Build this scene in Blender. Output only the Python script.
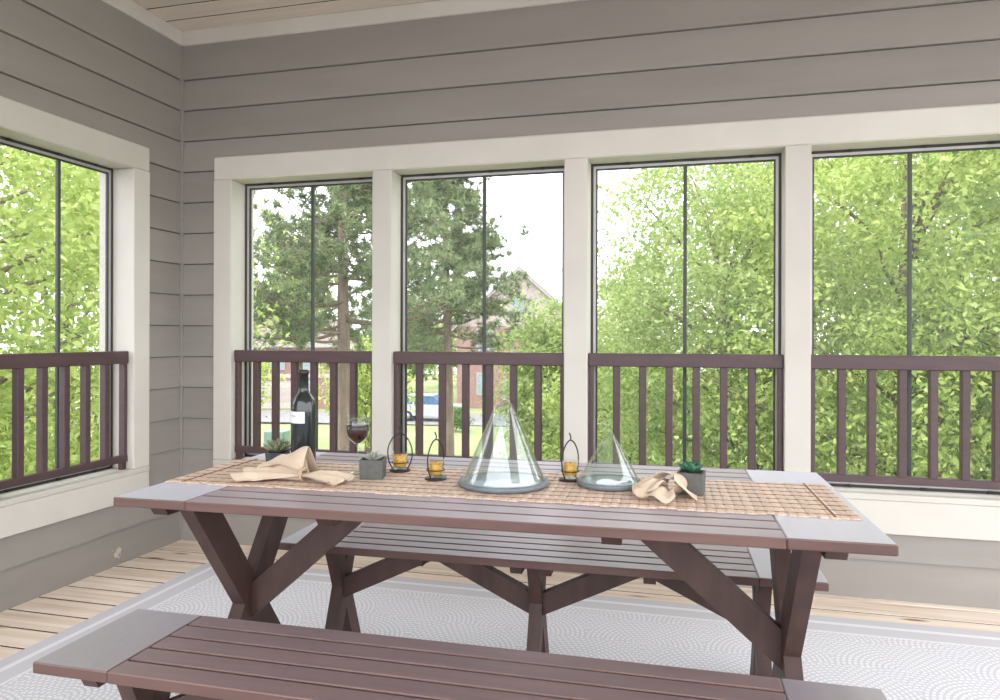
import bpy, bmesh, math, random
import numpy as np
from mathutils import Vector, Matrix

for o in list(bpy.data.objects): bpy.data.objects.remove(o)
scene = bpy.context.scene
COL = scene.collection
R = math.radians
random.seed(7)
rng = np.random.default_rng(11)

# ---------------------------------------------------------------- camera
F_PX, YAW, PITCH, ROLL, PSHIFT = 717.79, 0.2531, -0.0001, 0.0025, -13.438
CAM = Vector((2.8881, -3.6367, 1.2))
def rot_cam(d):
    x, y, z = d
    cr, sr = math.cos(ROLL), math.sin(ROLL); x, z = cr*x - sr*z, sr*x + cr*z
    cp, sp = math.cos(PITCH), math.sin(PITCH); y, z = cp*y - sp*z, sp*y + cp*z
    cy, sy = math.cos(YAW), math.sin(YAW); x, y = cy*x - sy*y, sy*x + cy*y
    return Vector((x, y, z))
def ray(px, py):
    return rot_cam(((px-500)/F_PX, 1.0, -(py-350-PSHIFT)/F_PX))
def at_dist(px, dist, z):
    """ground position in the direction of pixel column px, `dist` metres away along the view axis"""
    p = CAM + ray(px, 350+PSHIFT)*dist
    return Vector((p.x, p.y, z))
cd = bpy.data.cameras.new('camera'); cam = bpy.data.objects.new('camera', cd); COL.objects.link(cam)
cd.sensor_width = 36; cd.sensor_fit = 'HORIZONTAL'; cd.lens = 36*F_PX/1000; cd.shift_y = PSHIFT/1000
cd.clip_start = 0.05; cd.clip_end = 400
rt, fw, up = rot_cam((1,0,0)), rot_cam((0,1,0)), rot_cam((0,0,1))
M4 = Matrix.Identity(4)
for i in range(3): M4[i][0], M4[i][1], M4[i][2], M4[i][3] = rt[i], up[i], -fw[i], CAM[i]
cam.matrix_world = M4
scene.camera = cam

# ---------------------------------------------------------------- world, sun, exposure
w = bpy.data.worlds.new('overcast_sky'); scene.world = w; w.use_nodes = True
bg = w.node_tree.nodes['Background']; bg.inputs[0].default_value = (0.93, 0.955, 1.0, 1); bg.inputs[1].default_value = 4.1
sl = bpy.data.lights.new('sun', 'SUN'); sl.energy = 1.5; sl.angle = R(4); sl.color = (1.0, 0.95, 0.86)
sun = bpy.data.objects.new('sun', sl); COL.objects.link(sun)
sun.rotation_euler = (R(17), R(6), R(0))
scene.view_settings.view_transform = 'Standard'; scene.view_settings.look = 'None'
scene.view_settings.exposure = 0.0; scene.view_settings.gamma = 1.0; scene.view_settings.use_curve_mapping = False

# ---------------------------------------------------------------- materials
def srgb(r, g, b):
    f = lambda c: (c/255/12.92) if c/255 <= 0.04045 else ((c/255+0.055)/1.055)**2.4
    return (f(r), f(g), f(b), 1)
MATS = {}
def new_mat(name):
    m = bpy.data.materials.new(name); m.use_nodes = True; nt = m.node_tree
    MATS[name] = m
    return m, nt, nt.nodes, nt.links, nt.nodes['Principled BSDF']
def mat(name, c1, c2=None, rough=0.6, scale=(8, 8, 8), detail=6, bump=0.0, bscale=None, spec=0.5, metal=0.0, coat=0.0, contrast=(0.3, 0.7), dist=0.0, sheen=0.0):
    m, nt, N, L, P = new_mat(name)
    P.inputs['Roughness'].default_value = rough; P.inputs['Specular IOR Level'].default_value = spec
    P.inputs['Metallic'].default_value = metal; P.inputs['Coat Weight'].default_value = coat
    P.inputs['Coat Roughness'].default_value = 0.42
    P.inputs['Sheen Weight'].default_value = sheen; P.inputs['Sheen Roughness'].default_value = 0.45; P.inputs['Sheen Tint'].default_value = (0.86, 0.88, 1.0, 1)
    P.inputs['Base Color'].default_value = c1
    tc = N.new('ShaderNodeTexCoord'); mp = N.new('ShaderNodeMapping'); mp.inputs['Scale'].default_value = scale
    L.new(tc.outputs['Object'], mp.inputs[0])
    nz = N.new('ShaderNodeTexNoise'); nz.inputs['Scale'].default_value = 1; nz.inputs['Detail'].default_value = detail
    nz.inputs['Distortion'].default_value = dist
    L.new(mp.outputs[0], nz.inputs['Vector'])
    oi = N.new('ShaderNodeObjectInfo')
    if c2:
        rp = N.new('ShaderNodeValToRGB'); rp.color_ramp.elements[0].color = c1; rp.color_ramp.elements[1].color = c2
        rp.color_ramp.elements[0].position, rp.color_ramp.elements[1].position = contrast
        L.new(nz.outputs[0], rp.inputs[0])
        hs = N.new('ShaderNodeHueSaturation'); mr = N.new('ShaderNodeMapRange')
        mr.inputs[3].default_value = 0.93; mr.inputs[4].default_value = 1.07
        L.new(oi.outputs['Random'], mr.inputs[0]); L.new(mr.outputs[0], hs.inputs['Value']); L.new(rp.outputs[0], hs.inputs['Color'])
        L.new(hs.outputs[0], P.inputs['Base Color'])
    if bump:
        bp = N.new('ShaderNodeBump'); bp.inputs['Strength'].default_value = bump; bp.inputs['Distance'].default_value = 0.002
        if bscale:
            mp2 = N.new('ShaderNodeMapping'); mp2.inputs['Scale'].default_value = bscale; L.new(tc.outputs['Object'], mp2.inputs[0])
            n2 = N.new('ShaderNodeTexNoise'); n2.inputs['Scale'].default_value = 1; n2.inputs['Detail'].default_value = 4
            L.new(mp2.outputs[0], n2.inputs['Vector']); L.new(n2.outputs[0], bp.inputs['Height'])
        else: L.new(nz.outputs[0], bp.inputs['Height'])
        L.new(bp.outputs[0], P.inputs['Normal'])
    return m
mat('siding', srgb(146,140,134), srgb(153,147,141), 0.7, (1.5, 1.5, 9), bump=0.25, bscale=(3, 3, 60), spec=0.3)
mat('siding_side', srgb(146,140,134), srgb(153,147,141), 0.7, (1.5, 1.5, 9), bump=0.25, bscale=(3, 3, 60), spec=0.3)
mat('cream_trim', srgb(200,195,186), srgb(208,203,194), 0.6, (3, 3, 3), bump=0.15, bscale=(4, 4, 30), spec=0.35)
mat('rail_paint', srgb(72,53,55), srgb(84,63,65), 0.45, (6, 6, 30), bump=0.2, spec=0.5)
mat('ceiling_plank', srgb(210,199,187), srgb(226,216,205), 0.65, (1.2, 14, 3), bump=0.2)
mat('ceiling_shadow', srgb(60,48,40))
mat('sheathing', srgb(78,73,69))  # dark tone shows between boards as painted lap shadow lines
mat('gap_shade', srgb(70,56,46), srgb(88,72,60), 0.9, (3, 30, 30))  # dark sides put the shade of the board gaps into the colour
mat('underlay_shade', srgb(60,48,40))  # sheet tone standing for the shade below the deck gaps
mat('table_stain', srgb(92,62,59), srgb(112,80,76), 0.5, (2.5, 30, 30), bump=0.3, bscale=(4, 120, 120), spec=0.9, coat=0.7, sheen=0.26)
mat('table_stain_end', srgb(84,62,60), srgb(102,78,76), 0.45, (30, 2.5, 30), bump=0.2, bscale=(120, 4, 120), spec=1.0, coat=1.0, sheen=0.62)
mat('table_edge_shade', srgb(82,59,54), srgb(102,76,70), 0.55, (3, 20, 20), bump=0.25, spec=0.45)  # side faces darkened to paint shade into the slat gaps
mat('table_stain_shaded', srgb(60,42,37), srgb(78,56,50), 0.55, (20, 20, 3), bump=0.25, spec=0.45)  # stain darkened to paint in the shade below the tops
mat('aluminium', srgb(178,178,176), srgb(192,192,190), 0.4, metal=0.3)
mat('dark_frame', srgb(58,54,50), srgb(66,62,58), 0.5)
mat('screen_bar', srgb(62,66,64), srgb(72,76,74), 0.5)
mat('black_metal', srgb(52,48,44), srgb(66,60,54), 0.45, metal=0.5)
mat('wax', srgb(255,190,50), srgb(255,204,84), 0.45, spec=0.4)
mat('slate', srgb(96,104,108), srgb(114,122,126), 0.45, (30, 30, 30), bump=0.2)
mat('plate_reflection', srgb(176,184,190), srgb(186,194,200), 0.25, spec=0.6)
mat('concrete_pot', srgb(84,84,80), srgb(98,98,94), 0.8, (60, 60, 60), bump=0.3)
mat('dark_pot', srgb(50,58,62), srgb(60,70,74), 0.7, (60, 60, 60), bump=0.3)
mat('pebble_soil', srgb(70,58,46), srgb(110,98,84), 0.9, (200, 200, 200), bump=0.6)
mat('leaf_grey', srgb(98,112,88), srgb(150,150,120), 0.55, (60, 60, 60))
mat('leaf_pale', srgb(150,158,142), srgb(184,186,172), 0.55, (60, 60, 60))
mat('leaf_jade', srgb(34,84,62), srgb(58,112,86), 0.45, (60, 60, 60))
mat('linen', srgb(192,172,150), srgb(208,190,168), 0.85, (14, 14, 14), bump=1.0, bscale=(45, 45, 45), spec=0.2, sheen=0.2)
mat('twine', srgb(178,150,122), srgb(200,172,142), 0.8, (200, 200, 200), bump=0.3)
mat('bottle_glass', srgb(14,24,26), srgb(18,30,32), 0.06, spec=0.7, coat=0.4)
mat('foil', srgb(20,26,28), srgb(26,34,36), 0.3, spec=0.6)
mat('paper_label', srgb(226,222,228), srgb(234,230,236), 0.7)
mat('label_ink', srgb(150,140,150))
mat('wine', srgb(40,10,14), srgb(52,14,18), 0.08, spec=0.5)
mat('lawn_grass', srgb(126,140,92), srgb(152,160,116), 0.9, (0.6, 0.6, 0.6), bump=0.5, bscale=(20, 20, 20), spec=0.1)
mat('asphalt', srgb(128,126,126), srgb(142,140,140), 0.9, (2, 2, 2))
mat('unseen_ground', srgb(92,90,90), srgb(104,102,102), 0.9, (2, 2, 2))
mat('pale_siding', srgb(176,162,158), srgb(184,170,166), 0.7)
mat('white_paint', srgb(160,156,154), srgb(168,164,162), 0.5)
mat('shingles', srgb(128,112,108), srgb(146,130,124), 0.9, (4, 4, 4))
mat('window_dark', srgb(130,146,156), srgb(150,164,172), 0.15, spec=0.6)
mat('car_paint', srgb(176,178,184), srgb(182,184,190), 0.2, coat=0.6)
mat('car_glass', srgb(70,100,140), srgb(84,114,150), 0.1, spec=0.7)
mat('tyre', srgb(40,40,42), srgb(50,50,52), 0.8)
mat('hub', srgb(170,172,176), srgb(180,182,186), 0.3, metal=0.7)
mat('box_green', srgb(110,138,128), srgb(122,148,138), 0.6)
mat('pine_bark', srgb(122,104,94), srgb(158,138,126), 0.9, (8, 8, 2.5), bump=0.7)
mat('bark', srgb(108,96,82), srgb(140,126,110), 0.9, (10, 10, 3), bump=0.6)

def flaked_patch(m, c, r):
    nt = m.node_tree; N, L = nt.nodes, nt.links; P = N['Principled BSDF']; src = P.inputs['Base Color'].links[0].from_socket
    tc = N.new('ShaderNodeTexCoord'); vd = N.new('ShaderNodeVectorMath'); vd.operation = 'DISTANCE'; vd.inputs[1].default_value = c; L.new(tc.outputs['Object'], vd.inputs[0])
    nz = N.new('ShaderNodeTexNoise'); nz.inputs['Scale'].default_value = 38; nz.inputs['Detail'].default_value = 5; L.new(tc.outputs['Object'], nz.inputs['Vector'])
    a = N.new('ShaderNodeMath'); a.operation = 'DIVIDE'; L.new(vd.outputs['Value'], a.inputs[0]); a.inputs[1].default_value = r
    b = N.new('ShaderNodeMath'); b.operation = 'MULTIPLY_ADD'; L.new(a.outputs[0], b.inputs[0]); b.inputs[1].default_value = 0.42; b.inputs[2].default_value = 0.34
    g = N.new('ShaderNodeMath'); g.operation = 'GREATER_THAN'; L.new(nz.outputs[0], g.inputs[0]); L.new(b.outputs[0], g.inputs[1])
    mx = N.new('ShaderNodeMix'); mx.data_type = 'RGBA'; L.new(g.outputs[0], mx.inputs[0]); L.new(src, mx.inputs[6]); mx.inputs[7].default_value = srgb(196,182,170)
    L.new(mx.outputs[2], P.inputs['Base Color'])
flaked_patch(MATS['siding_side'], (0.015, -0.50, 0.065), 0.06)
def wood_deck():
    m, nt, N, L, P = new_mat('deck_wood')
    P.inputs['Roughness'].default_value = 0.75; P.inputs['Specular IOR Level'].default_value = 0.25
    tc = N.new('ShaderNodeTexCoord'); oi = N.new('ShaderNodeObjectInfo')
    ad = N.new('ShaderNodeVectorMath'); ad.operation = 'MULTIPLY_ADD'
    ad.inputs[1].default_value = (1, 1, 1); L.new(tc.outputs['Object'], ad.inputs[0])
    cb = N.new('ShaderNodeCombineXYZ'); mu = N.new('ShaderNodeMath'); mu.operation = 'MULTIPLY'; mu.inputs[1].default_value = 57
    L.new(oi.outputs['Random'], mu.inputs[0]); L.new(mu.outputs[0], cb.inputs[0]); L.new(mu.outputs[0], cb.inputs[1]); L.new(cb.outputs[0], ad.inputs[2])
    mp = N.new('ShaderNodeMapping'); mp.inputs['Scale'].default_value = (1.3, 26, 8); L.new(ad.outputs[0], mp.inputs[0])
    nz = N.new('ShaderNodeTexNoise'); nz.inputs['Scale'].default_value = 1; nz.inputs['Detail'].default_value = 7; nz.inputs['Distortion'].default_value = 0.6
    L.new(mp.outputs[0], nz.inputs['Vector'])
    rp = N.new('ShaderNodeValToRGB'); e = rp.color_ramp.elements
    e[0].position = 0.22; e[0].color = srgb(200,178,158); e[1].position = 0.72; e[1].color = srgb(240,228,216)
    x = e.new(0.5); x.color = srgb(228,210,192)
    L.new(nz.outputs[0], rp.inputs[0])
    # knots
    mp2 = N.new('ShaderNodeMapping'); mp2.inputs['Scale'].default_value = (2.3, 9, 1); L.new(ad.outputs[0], mp2.inputs[0])
    vo = N.new('ShaderNodeTexVoronoi'); vo.inputs['Scale'].default_value = 1; L.new(mp2.outputs[0], vo.inputs['Vector'])
    kr = N.new('ShaderNodeValToRGB'); kr.color_ramp.elements[0].position = 0.05; kr.color_ramp.elements[0].color = (1,1,1,1)
    kr.color_ramp.elements[1].position = 0.16; kr.color_ramp.elements[1].color = (0,0,0,1)
    L.new(vo.outputs['Distance'], kr.inputs[0])
    mx = N.new('ShaderNodeMix'); mx.data_type = 'RGBA'; L.new(kr.outputs[0], mx.inputs[0]); L.new(rp.outputs[0], mx.inputs[6]); mx.inputs[7].default_value = srgb(136,104,78)
    L.new(mx.outputs[2], P.inputs['Base Color'])
    bp = N.new('ShaderNodeBump'); bp.inputs['Strength'].default_value = 0.3; bp.inputs['Distance'].default_value = 0.002
    L.new(nz.outputs[0], bp.inputs['Height']); L.new(bp.outputs[0], P.inputs['Normal'])
wood_deck()

RUG = (0.455, 4.55, -3.10, -0.315)   # x0, x1, y0, y1
def rug_mat():
    m, nt, N, L, P = new_mat('rug_weave')
    P.inputs['Roughness'].default_value = 0.9; P.inputs['Specular IOR Level'].default_value = 0.15
    tc = N.new('ShaderNodeTexCoord'); sp = N.new('ShaderNodeSeparateXYZ'); L.new(tc.outputs['Object'], sp.inputs[0])
    def M(op, a, b=None, c=None):
        n = N.new('ShaderNodeMath'); n.operation = op
        for i, v in enumerate((a, b, c)):
            if v is None: continue
            if isinstance(v, (int, float)): n.inputs[i].default_value = v
            else: L.new(v, n.inputs[i])
        return n.outputs[0]
    hx, hy = (RUG[1]-RUG[0])/2, (RUG[3]-RUG[2])/2
    X, Y = sp.outputs[0], sp.outputs[1]
    dx = M('SUBTRACT', hx, M('ABSOLUTE', X)); dy = M('SUBTRACT', hy, M('ABSOLUTE', Y)); d = M('MINIMUM', dx, dy)
    # overlapping scale pattern: rows of concentric arcs of little dashes
    S = 0.46; H = 0.23
    row = M('FLOOR', M('DIVIDE', Y, H)); off = M('MULTIPLY', M('MODULO', M('ABSOLUTE', row), 2.0), S/2)
    lx = M('SUBTRACT', M('FLOORED_MODULO', M('ADD', X, off), S), S/2); ly = M('FLOORED_MODULO', Y, H)
    rr = M('SQRT', M('ADD', M('MULTIPLY', lx, lx), M('MULTIPLY', ly, ly)))
    # outside the arc radius use the next row's centre
    lx2 = M('SUBTRACT', S/2, M('ABSOLUTE', lx)); ly2 = M('SUBTRACT', ly, H)
    rr2 = M('SQRT', M('ADD', M('MULTIPLY', lx2, lx2), M('MULTIPLY', M('ADD', ly, H), M('ADD', ly, H))))
    ins = M('LESS_THAN', rr, S/2)
    rad = M('ADD', M('MULTIPLY', ins, rr), M('MULTIPLY', M('SUBTRACT', 1.0, ins), rr2))
    ring = M('ADD', 0.5, M('MULTIPLY', 0.5, M('SINE', M('MULTIPLY', rad, 2*math.pi/0.0195))))
    ang = M('ARCTAN2', ly, lx); ang2 = M('ARCTAN2', M('ADD', ly, H), lx2)
    an = M('ADD', M('MULTIPLY', ins, ang), M('MULTIPLY', M('SUBTRACT', 1.0, ins), ang2))
    ringid = M('FLOOR', M('DIVIDE', rad, 0.0195))
    dash = M('ADD', 0.5, M('MULTIPLY', 0.5, M('SINE', M('ADD', M('MULTIPLY', M('MULTIPLY', an, M('ADD', ringid, 1.0)), 5.0), M('MULTIPLY', ringid, 2.1)))))
    pat = M('MULTIPLY', M('GREATER_THAN', ring, 0.42), M('GREATER_THAN', dash, 0.22))
    inner = M('GREATER_THAN', d, 0.178)
    ln1 = M('MULTIPLY', M('GREATER_THAN', d, 0.062), M('LESS_THAN', d, 0.088))
    ln2 = M('MULTIPLY', M('GREATER_THAN', d, 0.166), M('LESS_THAN', d, 0.178))
    white = M('MAXIMUM', M('MULTIPLY', pat, inner), M('MAXIMUM', ln1, ln2))
    mx = N.new('ShaderNodeMix'); mx.data_type = 'RGBA'; L.new(white, mx.inputs[0])
    mx.inputs[6].default_value = srgb(197,196,200); mx.inputs[7].default_value = srgb(222,221,224)
    L.new(mx.outputs[2], P.inputs['Base Color'])
    nz = N.new('ShaderNodeTexNoise'); nz.inputs['Scale'].default_value = 220; L.new(tc.outputs['Object'], nz.inputs['Vector'])
    bp = N.new('ShaderNodeBump'); bp.inputs['Strength'].default_value = 0.3; bp.inputs['Distance'].default_value = 0.002
    L.new(nz.outputs[0], bp.inputs['Height']); L.new(bp.outputs[0], P.inputs['Normal'])
rug_mat()

def thin_glass(name, tint=(0.97, 0.985, 0.98, 1), ior=1.5, rough=0.01):
    m, nt, N, L, P = new_mat(name); N.remove(P)
    out = [n for n in N if n.type == 'OUTPUT_MATERIAL'][0]
    tr = N.new('ShaderNodeBsdfTransparent'); tr.inputs[0].default_value = tint
    gl = N.new('ShaderNodeBsdfGlossy'); gl.inputs['Roughness'].default_value = rough; gl.inputs[0].default_value = (1, 1, 1, 1)
    fr = N.new('ShaderNodeFresnel'); ge = N.new('ShaderNodeNewGeometry'); mr = N.new('ShaderNodeMapRange')
    mr.inputs[3].default_value = ior; mr.inputs[4].default_value = 1/ior      # same reflectance from both sides of the thin wall
    L.new(ge.outputs['Backfacing'], mr.inputs[0]); L.new(mr.outputs[0], fr.inputs[0])
    mx = N.new('ShaderNodeMixShader'); L.new(fr.outputs[0], mx.inputs[0]); L.new(tr.outputs[0], mx.inputs[1]); L.new(gl.outputs[0], mx.inputs[2])
    L.new(mx.outputs[0], out.inputs[0])
thin_glass('clear_glass'); thin_glass('dome_glass', (0.95, 0.975, 0.97, 1), 1.75, 0.03); thin_glass('pane_glass', (0.9, 0.95, 1, 1))
def screen_mat():
    m, nt, N, L, P = new_mat('insect_screen'); N.remove(P)
    out = [n for n in N if n.type == 'OUTPUT_MATERIAL'][0]
    tr = N.new('ShaderNodeBsdfTransparent'); df = N.new('ShaderNodeBsdfDiffuse'); df.inputs[0].default_value = srgb(190,192,190)
    mx = N.new('ShaderNodeMixShader'); mx.inputs[0].default_value = 0.11
    L.new(tr.outputs[0], mx.inputs[1]); L.new(df.outputs[0], mx.inputs[2]); L.new(mx.outputs[0], out.inputs[0])
screen_mat()
def leaf_mat(name, cols, trans=0.45, tcol=None):
    m, nt, N, L, P = new_mat(name); N.remove(P)
    out = [n for n in N if n.type == 'OUTPUT_MATERIAL'][0]
    ge = N.new('ShaderNodeNewGeometry'); rp = N.new('ShaderNodeValToRGB'); L.new(ge.outputs['Random Per Island'], rp.inputs[0])
    e = rp.color_ramp.elements; e[0].color = srgb(*cols[0]); e[1].color = srgb(*cols[-1])
    for i, c in enumerate(cols[1:-1]): x = e.new((i+1)/(len(cols)-1)); x.color = srgb(*c)
    df = N.new('ShaderNodeBsdfDiffuse'); tl = N.new('ShaderNodeBsdfTranslucent')
    L.new(rp.outputs[0], df.inputs[0])
    hs = N.new('ShaderNodeHueSaturation'); hs.inputs['Value'].default_value = 1.25; hs.inputs['Hue'].default_value = 0.49; L.new(rp.outputs[0], hs.inputs['Color']); L.new(hs.outputs[0], tl.inputs[0])
    mx = N.new('ShaderNodeMixShader'); mx.inputs[0].default_value = trans
    L.new(df.outputs[0], mx.inputs[1]); L.new(tl.outputs[0], mx.inputs[2]); L.new(mx.outputs[0], out.inputs[0])
leaf_mat('leaf_bright', [(142,164,86), (172,192,108), (204,216,142), (154,178,96)])
leaf_mat('leaf_soft', [(144,168,98), (168,188,118), (198,210,150), (152,174,106)])
leaf_mat('leaf_mid', [(122,146,88), (148,168,108), (174,190,130), (132,156,98)])
leaf_mat('leaf_deep', [(84,118,66), (108,142,84), (132,164,100)])
leaf_mat('needle', [(92,114,82), (124,142,104), (168,176,132), (104,126,92)], 0.3)
def brick_mat():
    m, nt, N, L, P = new_mat('pink_brick')
    tc = N.new('ShaderNodeTexCoord'); mp = N.new('ShaderNodeMapping'); mp.inputs['Rotation'].default_value = (R(90), 0, 0); L.new(tc.outputs['Object'], mp.inputs[0])
    b = N.new('ShaderNodeTexBrick'); b.inputs['Scale'].default_value = 4; L.new(mp.outputs[0], b.inputs['Vector'])
    b.inputs['Color1'].default_value = srgb(140,106,98); b.inputs['Color2'].default_value = srgb(152,118,110); b.inputs['Mortar'].default_value = srgb(156,138,132)
    L.new(b.outputs[0], P.inputs['Base Color']); P.inputs['Roughness'].default_value = 0.85
brick_mat()
def reed_mat():
    m, nt, N, L, P = new_mat('reed')
    P.inputs['Roughness'].default_value = 0.6
    tc = N.new('ShaderNodeTexCoord'); sp = N.new('ShaderNodeSeparateXYZ'); oi = N.new('ShaderNodeObjectInfo')
    L.new(tc.outputs['Object'], sp.inputs[0])
    mp = N.new('ShaderNodeMapping'); mp.inputs['Scale'].default_value = (160, 18, 10); L.new(tc.outputs['Object'], mp.inputs[0])
    nz = N.new('ShaderNodeTexNoise'); nz.inputs['Scale'].default_value = 1; nz.inputs['Detail'].default_value = 4; L.new(mp.outputs[0], nz.inputs['Vector'])
    rp = N.new('ShaderNodeValToRGB'); e = rp.color_ramp.elements
    e[0].position = 0.3; e[0].color = srgb(194,168,148); e[1].position = 0.7; e[1].color = srgb(224,202,184)
    L.new(nz.outputs[0], rp.inputs[0])
    hs = N.new('ShaderNodeHueSaturation'); mr = N.new('ShaderNodeMapRange'); mr.inputs[3].default_value = 0.9; mr.inputs[4].default_value = 1.08
    L.new(oi.outputs['Random'], mr.inputs[0]); L.new(mr.outputs[0], hs.inputs['Value']); L.new(rp.outputs[0], hs.inputs['Color'])
    L.new(hs.outputs[0], P.inputs['Base Color'])
reed_mat()
mat('reed_thread', srgb(120,90,74), srgb(140,106,88), 0.8)

# ---------------------------------------------------------------- mesh helpers
class MB:
    def __init__(s): s.v = []; s.f = []; s.sm = []
    def add(s, vs, fs, smooth=False):
        k = len(s.v); s.v += [tuple(v) for v in vs]; s.f += [tuple(i+k for i in f) for f in fs]; s.sm += [smooth]*len(fs); return s
    def box(s, x0, x1, y0, y1, z0, z1):
        vs = [(x0,y0,z0),(x1,y0,z0),(x1,y1,z0),(x0,y1,z0),(x0,y0,z1),(x1,y0,z1),(x1,y1,z1),(x0,y1,z1)]
        return s.add(vs, [(0,3,2,1),(4,5,6,7),(0,1,5,4),(1,2,6,5),(2,3,7,6),(3,0,4,7)])
    def cbox(s, x0, x1, y0, y1, z0, z1, c=0.003):
        """box with chamfered edges"""
        bm = bmesh.new(); r = bmesh.ops.create_cube(bm, size=1)
        for v in bm.verts:
            v.co = Vector(((x0+x1)/2 + v.co.x*(x1-x0), (y0+y1)/2 + v.co.y*(y1-y0), (z0+z1)/2 + v.co.z*(z1-z0)))
        bmesh.ops.bevel(bm, geom=list(bm.edges), offset=c, segments=1, affect='EDGES')
        bm.verts.index_update()
        s.add([v.co for v in bm.verts], [[v.index for v in f.verts] for f in bm.faces]); bm.free(); return s
    def prism(s, poly, axis, a, b):
        """polygon (two other axes in order) extruded along axis from a to b"""
        def P(u, v, t): return {'x': (t, u, v), 'y': (u, t, v), 'z': (u, v, t)}[axis]
        n = len(poly); vs = [P(u, v, a) for u, v in poly] + [P(u, v, b) for u, v in poly]
        fs = [tuple(range(n-1, -1, -1)), tuple(range(n, 2*n))] + [(i, (i+1) % n, (i+1) % n + n, i+n) for i in range(n)]
        return s.add(vs, fs)
    def lathe(s, prof, n=32, c=(0, 0), closed=False, smooth=True):
        vs = []; fs = []; m = len(prof)
        for i in range(n):
            a = 2*math.pi*i/n
            for r, z in prof: vs.append((c[0]+r*math.cos(a), c[1]+r*math.sin(a), z))
        for i in range(n):
            j = (i+1) % n
            for k in range(m if closed else m-1):
                l = (k+1) % m; fs.append((i*m+k, j*m+k, j*m+l, i*m+l))
        return s.add(vs, fs, smooth)
    def tube(s, pts, rad, n=6, closed=False, smooth=True):
        pts = [Vector(p) for p in pts]; m = len(pts)
        if not hasattr(rad, '__len__'): rad = [rad]*m
        vs = []; fs = []; prev = None
        for i, p in enumerate(pts):
            if closed: t = pts[(i+1) % m]-pts[i-1]
            else: t = pts[min(i+1, m-1)]-pts[max(i-1, 0)]
            t.normalize()
            if prev is None:
                ref = Vector((0,0,1)) if abs(t.z) < 0.9 else Vector((1,0,0)); u = t.cross(ref).normalized()
            else: u = (prev - t*prev.dot(t)).normalized()
            prev = u; v = t.cross(u)
            for k in range(n):
                a = 2*math.pi*k/n; vs.append(p+(u*math.cos(a)+v*math.sin(a))*rad[i])
        for i in range(m if closed else m-1):
            j = (i+1) % m
            for k in range(n): l = (k+1) % n; fs.append((i*n+k, i*n+l, j*n+l, j*n+k))
        if not closed: fs += [tuple(range(n-1, -1, -1)), tuple((m-1)*n+k for k in range(n))]
        return s.add(vs, fs, smooth)
    def grid(s, fn, nu, nv, smooth=True):
        vs = [fn(i/nu, j/nv) for i in range(nu+1) for j in range(nv+1)]
        fs = [(i*(nv+1)+j, (i+1)*(nv+1)+j, (i+1)*(nv+1)+j+1, i*(nv+1)+j+1) for i in range(nu) for j in range(nv)]
        return s.add(vs, fs, smooth)
    def mesh(s, name, m):
        me = bpy.data.meshes.new(name); me.from_pydata(s.v, [], s.f); me.polygons.foreach_set('use_smooth', s.sm)
        me.materials.append(MATS[m])
        bm = bmesh.new(); bm.from_mesh(me); bmesh.ops.recalc_face_normals(bm, faces=bm.faces); bm.to_mesh(me); bm.free()
        me.update(); return me
    def build(s, name, m, parent=None, loc=None):
        o = bpy.data.objects.new(name, s.mesh(name, m)); COL.objects.link(o)
        if parent: o.parent = parent
        if loc: o.location = loc
        return o
def side_mat(me, m, test):
    """second material on the faces picked by test(normal)"""
    me.materials.append(MATS[m])
    for p in me.polygons:
        if test(p.normal): p.material_index = 1
    return me
def link(name, me, parent=None, loc=(0,0,0), rot=(0,0,0)):
    o = bpy.data.objects.new(name, me); COL.objects.link(o); o.parent = parent; o.location = loc; o.rotation_euler = rot; return o
def empty(name, loc=(0,0,0), rz=0):
    o = bpy.data.objects.new(name, None); COL.objects.link(o); o.location = loc; o.rotation_euler = (0,0,rz); o.empty_display_size = 0.1; return o
def tag(o, label=None, cat=None, group=None, kind=None):
    if label: o['label'] = label
    if cat: o['category'] = cat
    if group: o['group'] = group
    if kind: o['kind'] = kind
    return o
def copy_tree(o, parent=None):
    c = o.copy(); COL.objects.link(c); c.parent = parent
    for ch in list(o.children): copy_tree(ch, c)
    return c

# ================================================================ SETTING
X1, Y0 = 5.6, -4.0          # porch past the frame; unseen ends left open, placed to let sky light in
WD = 0.20                   # wall depth
CEIL = 2.99
# --- floor: deck boards over a dark sheet added to shade the gaps
fl = MB()
fl.box(0, X1, Y0, 0.0, -0.30, -0.036)
floor = fl.build('floor', 'underlay_shade'); tag(floor, 'pale weathered plank deck floor of the porch', kind='structure')
bw, pitch = 0.1405, 0.1525
bm_ = MB().cbox(0.004, X1, -bw, 0, -0.035, 0, 0.0015).mesh('deck_board', 'deck_wood')
side_mat(bm_, 'gap_shade', lambda n: abs(n.y) > 0.9)
MB().cbox(0.004, X1, -0.058, 0, -0.035, 0, 0.003).build('deck_board', 'deck_wood', floor)      # ripped board against the wall
y = -0.064
while y > Y0: link('deck_board', bm_, floor, (0, y+random.uniform(-0.0025, 0.0025), -random.uniform(0, 0.0015))); y -= pitch
# --- ceiling
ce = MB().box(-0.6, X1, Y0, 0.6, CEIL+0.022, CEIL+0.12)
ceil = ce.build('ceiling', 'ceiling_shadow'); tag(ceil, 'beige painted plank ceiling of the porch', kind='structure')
cp_ = MB().cbox(0, X1, -0.1445, 0, CEIL, CEIL+0.02, 0.003).mesh('ceiling_plank', 'ceiling_plank')
side_mat(cp_, 'gap_shade', lambda n: abs(n.y) > 0.9)  # painted shade in the ceiling gaps as well
y = 0.0
while y > Y0: link('ceiling_plank', cp_, ceil, (0, y, 0)); y -= 0.1565
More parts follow.
